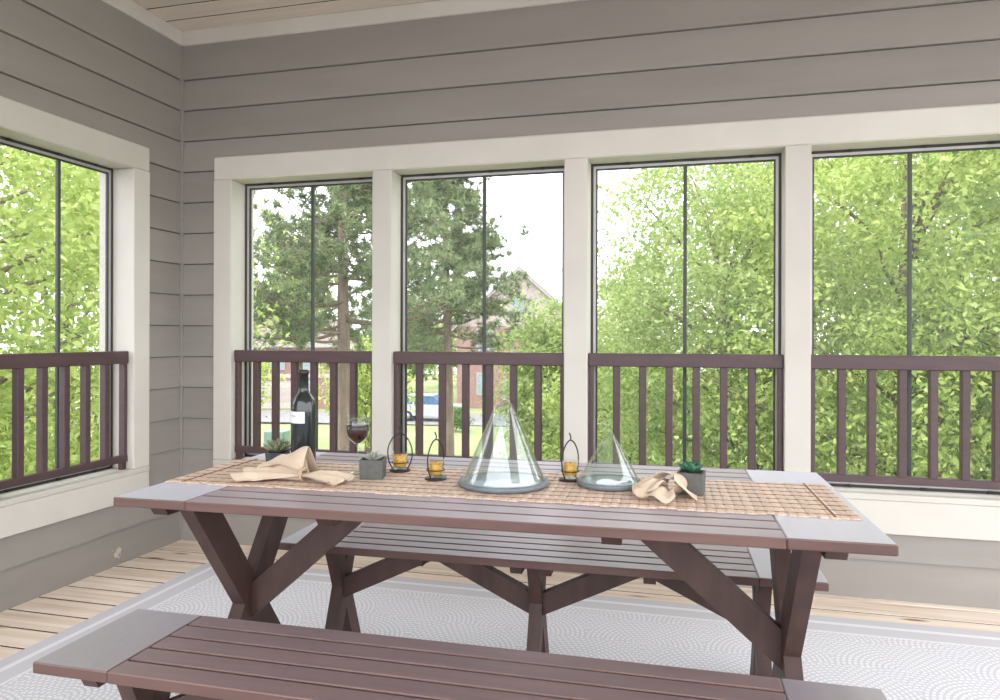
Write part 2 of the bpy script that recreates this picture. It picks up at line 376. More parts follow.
# --- opening layout
BACK = [(0.355, 1.234), (1.345, 2.290), (2.408, 3.340), (3.455, 4.380)]
LEFT = [(-1.182, -0.406), (-2.062, -1.297)]
HZ, HT, SZ, AP = 2.100, 2.235, 0.484, 0.303      # head of opening, top of header board, sill, bottom of apron
# --- walls (sheathing behind the siding)
wb = MB(); wb.box(-WD, 0.238, 0.0, WD, 0, CEIL); wb.box(4.50, X1, 0, WD, 0, CEIL)
wb.box(0.238, 4.50, 0, WD, HT, CEIL); wb.box(0.238, 4.50, 0, WD, 0, 0.455)
wall_back = wb.build('wall_back', 'sheathing'); tag(wall_back, 'long porch wall clad in taupe lap siding, with four screened openings', kind='structure')
wl = MB(); wl.box(-WD, 0, -0.288, 0, 0, CEIL); wl.box(-WD, 0, Y0, -2.182, 0, CEIL)
wl.box(-WD, 0, -2.182, -0.288, HT, CEIL); wl.box(-WD, 0, -2.182, -0.288, 0, 0.455)
wall_left = wl.build('wall_left', 'sheathing'); tag(wall_left, 'side porch wall clad in taupe lap siding, with screened openings', kind='structure')
# --- lap siding boards: wedge section, thick at the bottom
laps = [-0.002] + [0.178+0.1804*k for k in range(15)]
def siding(wall, segs_fn, axis):
    for k, z in enumerate(laps):
        z1 = CEIL if k == len(laps)-1 else (z+0.1804 if k else 0.178)
        for a, b in segs_fn(z, z1):
            t0, t1 = 0.017, 0.003
            poly = [(0, z), (-t0, z), (-t1, z1-0.0042), (0, z1-0.0042)]
            if axis == 'x': MB().prism(poly, 'x', a, b).build('siding_board', 'siding', wall)
            else: MB().prism([(-u, v) for u, v in poly], 'y', a, b).build('siding_board', 'siding_side', wall)
siding(wall_back, lambda z, z1: [(0.022, X1)] if (z1 <= 0.40 or z >= HT-0.09) else [(0.022, 0.24), (4.49, X1)], 'x')
siding(wall_left, lambda z, z1: [(Y0, -0.022)] if (z1 <= 0.40 or z >= HT-0.09) else [(-0.290, -0.022), (Y0, -2.17)], 'y')
# --- trims
TN = [0]
def trim(mb, m='cream_trim', label=None):
    TN[0] += 1; o = mb.build('trim_%d' % TN[0], m); tag(o, label, kind='structure'); return o
FT = -0.028
trim(MB().cbox(0.238, 4.50, FT, WD, HZ, HT, 0.007), label='cream header board above the long wall openings')
trim(MB().cbox(0.238, 0.355, FT-0.0004, WD, 0.484, HZ, 0.004), label='cream casing board beside the wall corner')
for a, b in zip(BACK[:-1], BACK[1:]): trim(MB().cbox(a[1], b[0], FT-0.0004, WD, SZ, HZ, 0.003), label='cream post between two screened openings')
trim(MB().cbox(4.38, 4.50, FT-0.0004, WD, SZ, HZ, 0.003))
trim(MB().cbox(0.238, 4.50, FT-0.003, WD, 0.455, SZ, 0.004), label='cream window sill under the railings of the long wall')
trim(MB().cbox(0.238, 4.50, FT, -0.0005, AP, 0.455, 0.003), label='cream apron board under the long sill')
FL = 0.028
trim(MB().cbox(-WD, FL, -2.182, -0.288, HZ, HT, 0.007), label='cream header board above the side wall openings')
trim(MB().cbox(-WD, FL+0.0004, -0.406, -0.288, 0.484, HZ, 0.004), label='cream casing board of the side wall near the corner')
trim(MB().cbox(-WD, FL+0.0004, -1.297, -1.182, SZ, HZ, 0.003), label='cream post between the side wall openings')
trim(MB().cbox(-WD, FL+0.0004, -2.182, -2.062, SZ, HZ, 0.003))
trim(MB().cbox(-WD, FL+0.003, -2.182, -0.288, 0.455, SZ, 0.004), label='cream window sill of the side wall')
trim(MB().cbox(0.0005, FL, -2.182, -0.288, 0.32, 0.455, 0.003), label='cream apron board under the side sill')
# crown boards and the corner strip
trim(MB().cbox(0.0, X1, -0.022, 0, 2.904, CEIL-0.0005, 0.003), label='cream crown board along the long wall')
trim(MB().cbox(0.0, 0.022, Y0, -0.022, 2.904, CEIL-0.0005, 0.003), label='cream crown board along the side wall')
trim(MB().cbox(0.0, 0.022, -0.022, 0.0, 0.0, 2.904, 0.003), 'siding', label='taupe corner strip where the two walls meet')

# --- screens: window_n > frame, spline, mid_bar, screen
def frame_ring(mb, a0, a1, z0, z1, w, d0, d1, axis):
    for (p, q, r, s) in ((a0, a1, z0, z0+w), (a0, a1, z1-w, z1), (a0, a0+w, z0+w, z1-w), (a1-w, a1, z0+w, z1-w)):
        if axis == 'x': mb.box(p, q, d0, d1, r, s)
        else: mb.box(-d1, -d0, p, q, r, s)
def window(n, a0, a1, axis, mid, label):
    e = empty('window_%d' % n); tag(e, label, kind='structure')
    m = MB(); frame_ring(m, a0, a1, SZ, HZ, 0.013, 0.108, 0.128, axis); m.build('frame', 'dark_frame', e)
    m = MB(); frame_ring(m, a0+0.013, a1-0.013, SZ+0.013, HZ-0.013, 0.013, 0.110, 0.128, axis); m.build('screen_rail', 'aluminium', e)
    m = MB(); frame_ring(m, a0+0.026, a1-0.026, SZ+0.026, HZ-0.026, 0.008, 0.113, 0.126, axis); m.build('spline', 'dark_frame', e)
    m = MB()
    if axis == 'x': m.cbox(mid-0.009, mid+0.009, 0.112, 0.130, SZ+0.034, HZ-0.034, 0.002)
    else: m.cbox(-0.130, -0.112, mid-0.009, mid+0.009, SZ+0.034, HZ-0.034, 0.002)
    m.build('mid_bar', 'screen_bar', e)
    for p, q in ((a0+0.03, mid-0.008), (mid+0.008, a1-0.03)):
        m = MB()
        if axis == 'x': m.add([(p,0.121,SZ+.03),(q,0.121,SZ+.03),(q,0.121,HZ-.03),(p,0.121,HZ-.03)], [(0,1,2,3)])
        else: m.add([(-0.121,p,SZ+.03),(-0.121,q,SZ+.03),(-0.121,q,HZ-.03),(-0.121,p,HZ-.03)], [(0,1,2,3)])
        m.build('insect_screen', 'insect_screen', e)
    # turn clips along head and sill
    for t in (0.2, 0.55, 0.85):
        a = a0+(a1-a0)*t
        for zz in (SZ+0.002, HZ-0.014):
            m = MB()
            if axis == 'x': m.cbox(a-0.012, a+0.012, 0.098, 0.109, zz, zz+0.012, 0.002)
            else: m.cbox(-0.109, -0.098, a-0.012, a+0.012, zz, zz+0.012, 0.002)
            m.build('turn_clip', 'black_metal', e)
WL = ['screened opening nearest the wall corner in the long wall', 'screened opening looking out to the second pine tree',
      'screened opening behind the small glass dome', 'screened opening beyond the potted green succulent']
MIDX = [0.795, 1.828, 2.884, 3.908]
for i, (a, b) in enumerate(BACK): window(i+1, a, b, 'x', MIDX[i], WL[i])
window(5, LEFT[0][0], LEFT[0][1], 'y', -0.745, 'screened opening in the side wall next to the corner')
window(6, LEFT[1][0], LEFT[1][1], 'y', -1.66, 'screened opening further along the side wall')

# --- railings
def railing(a0, a1, axis, nbal, label):
    e = empty('railing', ((a0+a1)/2, 0.03, SZ) if axis == 'x' else (-0.03, (a0+a1)/2, SZ), 0 if axis == 'x' else R(90))
    tag(e, label, 'railing', 'brown porch railings')
    h = (a1-a0)/2-0.001
    MB().cbox(-h, h, -0.028, 0.022, 1.050-SZ, 1.117-SZ, 0.004).build('top_rail', 'rail_paint', e)
    MB().cbox(-h, h, -0.022, 0.016, 0.524-SZ, 0.560-SZ, 0.003).build('bottom_rail', 'rail_paint', e)
    bl = MB().cbox(-0.0175, 0.0175, -0.019, 0.017, 0.558-SZ, 1.052-SZ, 0.003).mesh('baluster', 'rail_paint')
    for k in range(nbal): link('baluster', bl, e, (-h+0.012+(2*h-0.024)*(k+1)/(nbal+1), 0, 0))
    po = MB().cbox(-0.012, 0.012, -0.019, 0.017, 0.558-SZ, 1.052-SZ, 0.003).mesh('end_post', 'rail_paint')
    for s in (-1, 1): link('end_post', po, e, (s*(h-0.0125), 0, 0))
    ft = MB().cbox(-0.015, 0.015, -0.015, 0.012, 0.0002, 0.524-SZ, 0.002).mesh('foot_block', 'rail_paint')
    for s in (-0.95, 0.95): link('foot_block', ft, e, (s*h, 0, 0))
    return e
RL = ['brown railing behind the wine bottle, nearest the wall corner', 'brown railing behind the large glass dome, second from the corner',
      'brown railing behind the small glass dome, third from the corner', 'brown railing past the table end, fourth from the corner']
for i, (a, b) in enumerate(BACK): railing(a, b, 'x', 6, RL[i])
railing(*LEFT[0], 'y', 5, 'brown railing in the side wall opening next to the corner')
railing(*LEFT[1], 'y', 5, 'brown railing in the second side wall opening')

# --- rug
rx, ry = (RUG[0]+RUG[1])/2, (RUG[2]+RUG[3])/2; hx, hy = (RUG[1]-RUG[0])/2, (RUG[3]-RUG[2])/2
rug = MB().cbox(-hx, hx, -hy, hy, 0, 0.007, 0.002).build('outdoor_rug', 'rug_weave', loc=(rx, ry, 0.0003))
tag(rug, 'large white and pale grey patterned outdoor rug under table and benches', 'rug')
RZ = 0.0073

# ================================================================ TABLE AND BENCHES
def top_boards(e, Lh, Wh, zt, th, bread, nslat, gap):
    for s in (-1, 1):
        m = MB().cbox(min(s*Lh, s*(Lh-bread)), max(s*Lh, s*(Lh-bread)), -Wh, Wh, zt-th, zt, 0.003)
        side_mat(m.build('end_board', 'table_stain_end', e).data, 'table_edge_shade', lambda n: n.z < 0.3)
    p = (2*Wh+gap)/nslat
    me = MB().cbox(-(Lh-bread)+0.0012, (Lh-bread)-0.0012, 0, p-gap, zt-th, zt-0.0004, 0.0022).mesh('slat', 'table_stain')
    side_mat(me, 'table_edge_shade', lambda n: n.z < 0.3)
    for k in range(nslat): link('slat', me, e, (0, -Wh+k*p, 0))
def trestle(e, x, T, zc, half_top, half_bot, W, ztop, z0):
    for s in (-1, 1):
        t = T if s == 1 else T-0.0016
        poly = [(s*half_top-W/2, ztop), (s*half_top+W/2, ztop), (-s*half_bot+W/2, z0), (-s*half_bot-W/2, z0)]
        MB().prism(poly, 'x', x-t/2, x+t/2).build('leg', 'table_stain_shaded', e)
def brace(e, x0, z0, x1, z1, vh, t):
    """x0: at the trestle face (vertical cut); x1: at the underside (horizontal cut)"""
    sl = (z1-z0)/(x1-x0); s = 1 if x1 > x0 else -1
    xl = x0+(z1-(z0-vh/2))/sl; xu = x0+(z1-(z0+vh/2))/sl
    poly = [(x0, z0-vh/2), (xl, z1), (xu, z1), (x0, z0+vh/2)]
    MB().prism(poly, 'y', -t/2, t/2).build('brace', 'table_stain_shaded', e)
tb = empty('picnic_table', (2.328, -1.514, RZ), R(1.64))
tag(tb, 'long dark brown slatted wooden table with crossed legs, set with a woven runner', 'table')
TZ = 0.75-RZ
top_boards(tb, 0.9975, 0.4275, TZ, 0.026, 0.228, 11, 0.008)
uz = TZ-0.026
for x in (-0.895, -0.385, 0.375, 0.885):
    MB().prism([(-0.385, uz), (-0.36, uz-0.034), (0.36, uz-0.034), (0.385, uz)], 'x', x-0.024, x+0.024).build('batten', 'table_stain_shaded', tb)
for s in (-1, 1):
    trestle(tb, s*0.842, 0.046, 0.335, 0.285, 0.235, 0.115, uz, 0.0)
    brace(tb, s*0.819, 0.325, s*(0.819-0.45), uz, 0.112, 0.042)

def make_bench():
    e = empty('picnic_bench'); Z = 0.45-RZ
    top_boards(e, 0.932, 0.168, Z, 0.027, 0.203, 5, 0.009)
    u = Z-0.027
    for x in (-0.80, -0.405, -0.05, 0.05, 0.395, 0.80):
        MB().prism([(-0.15, u), (-0.135, u-0.03), (0.135, u-0.03), (0.15, u)], 'x', x-0.02, x+0.02).build('batten', 'table_stain_shaded', e)
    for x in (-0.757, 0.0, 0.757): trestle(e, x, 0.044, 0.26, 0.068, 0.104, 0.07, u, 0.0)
    for x0, dx in ((-0.735, 0.36), (-0.022, -0.36), (0.022, 0.36), (0.735, -0.36)):
        brace(e, x0, 0.245, x0+dx, u, 0.078, 0.04)
    return e
bn = make_bench(); bn.location = (2.366, -2.1285, RZ); bn.rotation_euler.z = R(0.8)
tag(bn, 'brown slatted bench on the open side of the table, away from the railings', 'bench', 'picnic benches')
bf = copy_tree(bn); bf.location = (2.378, -1.1215, RZ); bf.rotation_euler.z = R(1.5)
tag(bf, 'brown slatted bench tucked between the table and the railings', 'bench', 'picnic benches')

# ================================================================ ON THE TABLE
RT = R(1.64); TC = Vector((2.328, -1.514))
# runner made of cross reeds
run = empty('table_runner', (2.32, -1.527, 0.7502), RT)
tag(run, 'tan woven reed table runner laid along the dark table', 'table runner')
RL_, RW = 0.985, 0.205
nre = 80; pr = 2*RL_/nre
vs = []
reed_me = []
for k in range(5):
    m = MB(); ny = 6
    y0, y1 = -RW-0.003*k*0.5, RW+0.002*k
    poly = [(-pr*0.485, 0), (pr*0.485, 0), (pr*0.485, 0.0028), (pr*0.25, 0.0042), (-pr*0.25, 0.0042), (-pr*0.485, 0.0028)]
    m.prism([(a, b) for a, b in poly], 'y', y0, y1); reed_me.append(m.mesh('reed', 'reed'))
for k in range(nre):
    x = -RL_+pr*(k+0.5)
    link('reed', reed_me[k % 5], run, (x, 0.004*math.sin(k*0.55)+0.003*math.sin(k*1.7), 0.0002+0.0004*(k % 2)))
for j in range(8):
    y = -RW+0.024+(2*RW-0.048)*j/7
    MB().box(-RL_+0.004, RL_-0.004, y-0.0014, y+0.0014, 0.0040, 0.0054).build('thread', 'reed_thread', run)
for s in (-1, 1):
    MB().cbox(s*(RL_-0.062)-0.003, s*(RL_-0.062)+0.003, -RW-0.004, RW+0.004, 0.0038, 0.0064, 0.001).build('end_seam', 'reed_thread', run)
ZR = 0.7502+0.0050       # top of the runner

def place(name, x, y, label, cat, group=None, rz=0, z=ZR):
    e = empty(name, (x, y, z), rz); return tag(e, label, cat, group)

# glass domes on slate plates
def dome(x, y, rb, h, label):
    e = place('glass_cloche', x, y, label, 'glass dome', 'glass domes on plates')
    t = 0.017
    bp_ = MB().lathe([(0, 0), (rb*1.0, 0), (rb*1.08, 0.004), (rb*1.10, 0.011), (rb*1.08, t), (rb*1.0, t), (rb*0.97, t-0.004), (0, t-0.004)], 64).build('base_plate', 'slate', e)
    MB().lathe([(0.0005, t-0.0038), (rb*0.93, t-0.0038), (rb*0.93, t-0.002), (0.0005, t-0.002)], 56).build('plate_face', 'plate_reflection', bp_)  # pale disc paints in the bright reflection on the plate
    # straight cone rounded over at the tip
    tip = 0.027*h/0.24
    outer = [(rb*0.985, t-0.004), (rb*0.985, t+0.004), (rb*0.955, t+0.012)]
    for k in range(1, 8):
        f = k/8; outer.append((rb*0.955+(tip-rb*0.955)*f, t+0.012+(h*0.90-t-0.012)*f))
    for k in range(0, 6):
        a = R(28+62*k/5); outer.append((max(tip*math.cos(a)/math.cos(R(28)), 0.0005), h*0.90+(math.sin(a)-math.sin(R(28)))*h*0.19))
    inner = [(max(r-0.0028, 0.0004), z-(0.003 if i > 9 else 0)) for i, (r, z) in enumerate(outer)][::-1]
    MB().lathe(outer+inner, 64, closed=True).build('glass_cone', 'dome_glass', e)
    zt = outer[-1][1]
    hs_ = h/0.265
    kp = [(0.0005, zt-0.003), (0.010*hs_, zt-0.002), (0.0085*hs_, zt+0.006), (0.0095*hs_, zt+0.03*hs_), (0.0115*hs_, zt+0.058*hs_), (0.009*hs_, zt+0.066*hs_), (0.0005, zt+0.068*hs_)]
    MB().lathe(kp, 24).build('handle', 'clear_glass', e)
dome(2.362, -1.552, 0.124, 0.258, 'large cone-shaped clear glass dome on a round slate plate')
dome(2.668, -1.475, 0.088, 0.162, 'small cone-shaped clear glass dome on a slate plate, beside a napkin')

# candle lanterns
def lantern(x, y, ang, label):
    e = place('candle_lantern', x, y, label, 'candle holder', 'wire candle holders', ang)
    MB().lathe([(0, 0.002), (0.030, 0.002), (0.032, 0.004), (0.030, 0.006), (0, 0.006)], 28).build('base', 'black_metal', e)
    m = MB()
    m.tube([(0.0325*math.cos(a), 0.0325*math.sin(a), 0.003) for a in np.linspace(0, 2*math.pi, 29)[:-1]], 0.0028, 6, closed=True)
    m.build('base_ring', 'black_metal', e)
    pts = []
    for k in range(25):
        a = R(-64+308*k/24)
        pts.append((0.041*math.cos(a)*(1.0 if math.sin(a) < 0.3 else 1-0.18*(math.sin(a)-0.3)), 0, 0.060+0.064*math.sin(a)))
    # pull loop ends up to a point and down onto the ring
    pts[0] = (pts[0][0]+0.012, 0, 0.003); pts[-1] = (pts[-1][0]-0.012, 0, 0.003)
    MB().tube(pts, 0.0022, 6).build('wire_loop', 'black_metal', e)
    hk = [(0.006*math.sin(t*1.0)*(1-t/9), 0.002, 0.122+0.024*t/6+0.004*(1-math.cos(t))) for t in np.linspace(0, 6.0, 16)]
    MB().tube(hk, 0.0022, 6).build('hook', 'black_metal', e)
    MB().tube([(0.0285*math.cos(a), 0.0285*math.sin(a), 0.030) for a in np.linspace(0, 2*math.pi, 29)[:-1]], 0.0015, 6, closed=True).build('holder_ring', 'black_metal', e)
    pr_ = [(0.0008, 0.0065), (0.018, 0.0065), (0.021, 0.009), (0.0265, 0.062), (0.0255, 0.062), (0.0195, 0.012), (0.0008, 0.012)]
    MB().lathe(pr_, 28).build('glass_cup', 'clear_glass', e)
    MB().lathe([(0.0005, 0.018), (0.0205, 0.018), (0.0195, 0.050), (0.022, 0.0525), (0.006, 0.0505), (0.0005, 0.0505)], 28).build('candle', 'wax', e)
    MB().tube([(0, 0, 0.050), (0.001, 0, 0.060)], 0.0009, 5).build('wick', 'black_metal', e)
lantern(1.976, -1.425, R(10), 'wire loop candle holder beside the wine glass and grey pot')
lantern(2.136, -1.523, R(72), 'wire loop candle holder beside the large glass dome, its loop turned side-on')
lantern(2.543, -1.430, R(60), 'wire loop candle holder between the two glass domes')

# wine bottle
e = place('wine_bottle', 1.636, -1.450, 'dark wine bottle with a white label and black foil neck', 'bottle')
e.scale = (1.1, 1.1, 1.08)
pb = [(0.0005, 0.012), (0.02, 0.004), (0.032, 0.0), (0.036, 0.003), (0.0375, 0.008), (0.0375, 0.186), (0.0365, 0.200), (0.032, 0.214), (0.024, 0.226), (0.0175, 0.236), (0.0148, 0.248), (0.0142, 0.262), (0.0142, 0.300), (0.0005, 0.300)]
MB().lathe(pb, 36).build('bottle_body', 'bottle_glass', e)
MB().lathe([(0.0146, 0.244), (0.0149, 0.250), (0.0147, 0.292), (0.0162, 0.293), (0.0162, 0.303), (0.0147, 0.304), (0.0135, 0.306), (0.0005, 0.306)], 30).build('foil_capsule', 'foil', e)
a0, a1 = R(205), R(305)
def arc_panel(r, a0, a1, z0, z1, n=14):
    return MB().grid(lambda u, v: (r*math.cos(a0+(a1-a0)*u), r*math.sin(a0+(a1-a0)*u), z0+(z1-z0)*v), n, 1)
lb = arc_panel(0.0379, a0, a1, 0.142, 0.178).build('label_paper', 'paper_label', e)
arc_panel(0.0381, R(228), R(262), 0.163, 0.1655, 6).build('label_line', 'label_ink', lb)

# wine glass
e = place('wine_glass', 1.860, -1.500, 'stemmed glass of red wine behind the square grey pot', 'wine glass')
gp = [(0.0005, 0.001), (0.030, 0.001), (0.031, 0.003), (0.020, 0.005), (0.007, 0.009), (0.0042, 0.016), (0.0036, 0.05), (0.0040, 0.085), (0.009, 0.096), (0.024, 0.108), (0.034, 0.124), (0.0375, 0.142), (0.0365, 0.165), (0.0330, 0.188)]
gi = [(0.0320, 0.188), (0.0355, 0.165), (0.0365, 0.142), (0.033, 0.1245), (0.023, 0.1090), (0.008, 0.0975), (0.0005, 0.095)]
MB().lathe(gp+gi, 36).build('glass_bowl', 'clear_glass', e)
MB().lathe([(0.0005, 0.0958), (0.0075, 0.098), (0.0225, 0.1097), (0.0325, 0.125), (0.0358, 0.142), (0.0353, 0.160), (0.0005, 0.160)], 36).build('red_wine', 'wine', e)

# succulents
def rosette_mesh(rings, z0, m):
    mb = MB()
    for (n, ln, wd, tilt, ph) in rings:
        for k in range(n):
            a = 2*math.pi*k/n+ph; t = R(tilt+random.uniform(-6, 6))
            L_ = ln*random.uniform(0.9, 1.1)
            secs = [(0.0, 0.35), (0.3, 0.8), (0.62, 1.0), (0.85, 0.65), (1.0, 0.06)]
            vs, fs = [], []
            for i, (s, wv) in enumerate(secs):
                rr = L_*s; curl = 0.22*s*s*L_
                cx, cz = rr*math.cos(t), rr*math.sin(t)+curl
                w_ = wd*wv/2; th = wd*0.22*wv
                for (lx, lz) in ((-w_, th*0.4), (0, -th), (w_, th*0.4), (0, th*0.35)):
                    px, py, pz = cx - lz*math.sin(t), lx, cz+lz*math.cos(t)
                    vs.append((px*math.cos(a)-py*math.sin(a), px*math.sin(a)+py*math.cos(a), z0+pz))
            for i in range(4):
                for q in range(4): r_ = (q+1) % 4; fs.append((i*4+q, i*4+r_, i*4+4+r_, i*4+4+q))
            mb.add(vs, fs, True)
    return mb
def pot(e, s, h, mname):
    a, b = s*0.94, s
    m = MB()
    v = [(-a,-a,0),(a,-a,0),(a,a,0),(-a,a,0),(-b,-b,h),(b,-b,h),(b,b,h),(-b,b,h)]
    c = s*0.86
    v += [(-c,-c,h),(c,-c,h),(c,c,h),(-c,c,h),(-c,-c,h-0.010),(c,-c,h-0.010),(c,c,h-0.010),(-c,c,h-0.010)]
    f = [(3,2,1,0)]
    for i in range(4):
        j = (i+1) % 4; f += [(i,j,j+4,i+4), (i+4,j+4,j+8,i+8), (i+8,j+8,j+12,i+12)]
    m.add(v, f); m.build('pot', mname, e)
    MB().grid(lambda u, w_: (-c+2*c*u, -c+2*c*w_, h-0.009+0.003*math.sin(u*9)*math.cos(w_*8)), 6, 6).build('soil', 'pebble_soil', e)
e = place('potted_succulent', 1.936, -1.548, 'pale grey spiky succulent in a square grey pot, beside the wine glass', 'succulent', 'potted succulents', R(14))
pot(e, 0.037, 0.060, 'concrete_pot')
rosette_mesh([(9, 0.036, 0.012, 18, 0), (8, 0.032, 0.011, 40, 0.3), (6, 0.026, 0.010, 62, 0.1)], 0.052, 'x').build('rosette', 'leaf_pale', e)
e = place('potted_succulent', 2.905, -1.520, 'bright green rosette succulent in a square grey pot beside a napkin', 'succulent', 'potted succulents', R(-8))
pot(e, 0.036, 0.062, 'concrete_pot')
rosette_mesh([(9, 0.042, 0.030, 26, 0), (8, 0.034, 0.028, 40, 0.35), (7, 0.026, 0.022, 58, 0.1), (5, 0.016, 0.015, 74, 0.5)], 0.058, 'x').build('rosette', 'leaf_jade', e)
e = place('potted_succulent', 1.520, -1.420, 'grey green rosette succulent in a dark pot beside the wine bottle', 'succulent', 'potted succulents', R(10))
pot(e, 0.032, 0.044, 'dark_pot')
rosette_mesh([(10, 0.056, 0.023, 16, 0), (9, 0.050, 0.022, 36, 0.35), (7, 0.042, 0.019, 56, 0.1), (5, 0.030, 0.014, 72, 0.5)], 0.042, 'x').build('rosette', 'leaf_grey', e)

# napkins
def cloth(mb, name, parent, th=0.0022):
    o = mb.build(name, 'linen', parent); md = o.modifiers.new('thickness', 'SOLIDIFY'); md.thickness = th; md.offset = 0
    sb = o.modifiers.new('soft', 'SUBSURF'); sb.levels = 1; sb.render_levels = 1
    return o
n1 = place('napkin', 1.755, -1.655, 'tan linen napkin gathered by a ring, lying in front of the wine bottle', 'napkin', 'linen napkins')
def fan_pt(u, v, T, th0, th1, L_, n, amp, lift, zb, phase=0.0, waist=0.016):
    th = th0+(th1-th0)*v
    half = (v-0.5)*2
    wgt = u**0.8
    x = T[0]+L_*u*math.cos(th)-waist*half*math.sin((th0+th1)/2)*(1-u)
    y = T[1]+L_*u*math.sin(th)+waist*half*math.cos((th0+th1)/2)*(1-u)
    edge = 1+0.06*math.sin(v*17+phase)
    x = T[0]+(x-T[0])*edge; y = T[1]+(y-T[1])*edge
    z = zb+0.016*(1-u)**1.5+amp*wgt*(0.5+0.5*math.sin(2*math.pi*n*v+phase))*(1-0.45*u)+lift(u, v)+0.0035*u*(1+math.sin(21*u+9*v+phase)*math.sin(17*v+5*u))
    return (x, y, z)
m = MB()
m.grid(lambda u, v: fan_pt(u, v, (0.0, 0.0), R(150), R(205), 0.215, 2.7, 0.034, lambda u, v: 0.014*math.sin(math.pi*u)*(1-v), 0.0025, 0.4), 14, 40)
m.grid(lambda u, v: fan_pt(u, v, (-0.005, 0.006), R(120), R(178), 0.195, 1.8, 0.034, lambda u, v: 0.03*math.sin(math.pi*min(u*1.1, 1))*(0.6+0.4*math.sin(3*v)), 0.012, 1.4), 14, 34)
m.grid(lambda u, v: fan_pt(u, v, (0.0, 0.0), R(-34), R(26), 0.150, 2.3, 0.028, lambda u, v: 0.010*math.sin(math.pi*u)*v, 0.0025, 2.0), 12, 34)
# the tall crease that stands up behind the ring
def ridge(u, v):
    x = -0.014-0.185*u; c = (v-0.5)*2
    hgt = (0.074*(1-u)**0.8+0.022)*(1-abs(c)**1.3)
    wid = 0.030+0.035*math.sin(math.pi*(0.25+0.7*u))
    return (x+0.010*c*c, 0.052+0.010*u+wid*c*(1.1-0.2*u)+0.004*math.sin(9*u+4*v), 0.003+hgt*(1+0.06*math.sin(14*u)))
m.grid(ridge, 14, 16)
cloth(m, 'cloth', n1)
MB().tube([(0.006*math.sin(a*2)*0.2, 0.023*math.cos(a), 0.0205+0.0185*math.sin(a)) for a in np.linspace(0, 2*math.pi, 25)[:-1]], 0.0045, 8, closed=True).build('napkin_ring', 'twine', n1)

n2 = place('napkin', 2.828, -1.590, 'crumpled tan linen napkin rolled into a loop, leaning against a grey pot', 'napkin', 'linen napkins')
m = MB()
m.grid(lambda u, v: fan_pt(u, v, (0.012, 0.0), R(150), R(285), 0.098, 3.1, 0.032, lambda u, v: 0.012*math.sin(math.pi*u), 0.0025, 0.2, 0.012), 12, 44)
m.grid(lambda u, v: fan_pt(u, v, (0.010, 0.006), R(175), R(250), 0.078, 2.2, 0.024, lambda u, v: 0.020*math.sin(math.pi*u), 0.014, 1.6, 0.010), 10, 30)
def roll(u, v):          # loose spiral roll, open end facing the camera's left
    a = R(250)-u*R(560); r = 0.036-0.019*u
    wv = (v-0.5)
    x = 0.020+r*1.12*math.cos(a)+0.030*wv; y = 0.012+0.058*wv+0.006*math.sin(5*u+3*v)
    z = 0.040+r*0.92*math.sin(a)-0.010*v+0.003*math.sin(7*u)
    return (x, y, max(z, 0.0025))
m.grid(roll, 40, 8)
def drape(u, v):         # flap falling off to the side of the roll
    x = 0.030+0.062*u; y = -0.024+0.062*v-0.012*u
    z = 0.0025+max(0, 0.066*(1-u)**1.2*(0.75+0.25*math.sin(v*5)))+0.004*math.sin(6*v+3*u)*u*(1-u)*2
    return (x, y, max(z, 0.0025))
m.grid(drape, 12, 12)
cloth(m, 'cloth', n2)

# ================================================================ OUTSIDE
GZ = -4.2
def gpoint(px, py):
    d = ray(px, py); t = (GZ-CAM.z)/d.z; return CAM+d*t
lw = MB().grid(lambda u, v: (-90+180*u, -3+99*v, GZ+0.12*math.sin(9*u)*math.cos(7*v)-0.12), 40, 24).build('ground', 'lawn_grass')
tag(lw, 'sunlit pale green lawn below the porch', kind='structure')
pk = MB().grid(lambda u, v: (-90+180*u, -90+87*v, GZ-0.05), 4, 4).build('ground_behind', 'unseen_ground'); tag(pk, 'unseen dark ground added behind the porch to limit bounce light', kind='structure')  # unseen ground added to cut the green bounce from the lawn
rd = MB(); c0 = at_dist(420, 47, GZ)
rd.box(-60, 60, -3.2, 3.2, 0.0, 0.03); ro = rd.build('road', 'asphalt', loc=(c0.x, c0.y, GZ+0.005)); ro.rotation_euler.z = R(8); tag(ro, 'pale grey road beyond the lawn', kind='structure')

# --- leaves and trees
def quad_mesh(name, V, nper, m):
    """V: (n, nper, 3) one polygon per leaf"""
    n = V.shape[0]; me = bpy.data.meshes.new(name)
    me.vertices.add(n*nper); me.vertices.foreach_set('co', V.reshape(-1).astype(np.float32))
    me.loops.add(n*nper); me.loops.foreach_set('vertex_index', np.arange(n*nper, dtype=np.int32))
    me.polygons.add(n); me.polygons.foreach_set('loop_start', np.arange(0, n*nper, nper, dtype=np.int32))
    me.polygons.foreach_set('loop_total', np.full(n, nper, dtype=np.int32))
    me.materials.append(MATS[m]); me.update(calc_edges=True); return me
def unit(a): return a/np.maximum(np.linalg.norm(a, axis=-1, keepdims=True), 1e-9)
def leaf_quads(C, size, upbias=0.6):
    n = len(C); nrm = unit(rng.normal(size=(n, 3))+np.array([0, 0, upbias]))
    t = unit(np.cross(nrm, rng.normal(size=(n, 3)))); b = np.cross(nrm, t)
    L_ = size*rng.uniform(0.7, 1.3, (n, 1)); W_ = L_*0.52
    fold = nrm*L_*0.12
    return np.stack([C-t*L_*0.5, C+b*W_*0.5+fold, C+t*L_*0.5-fold, C-b*W_*0.5+fold], 1)
TREES = 'trees beyond the porch'
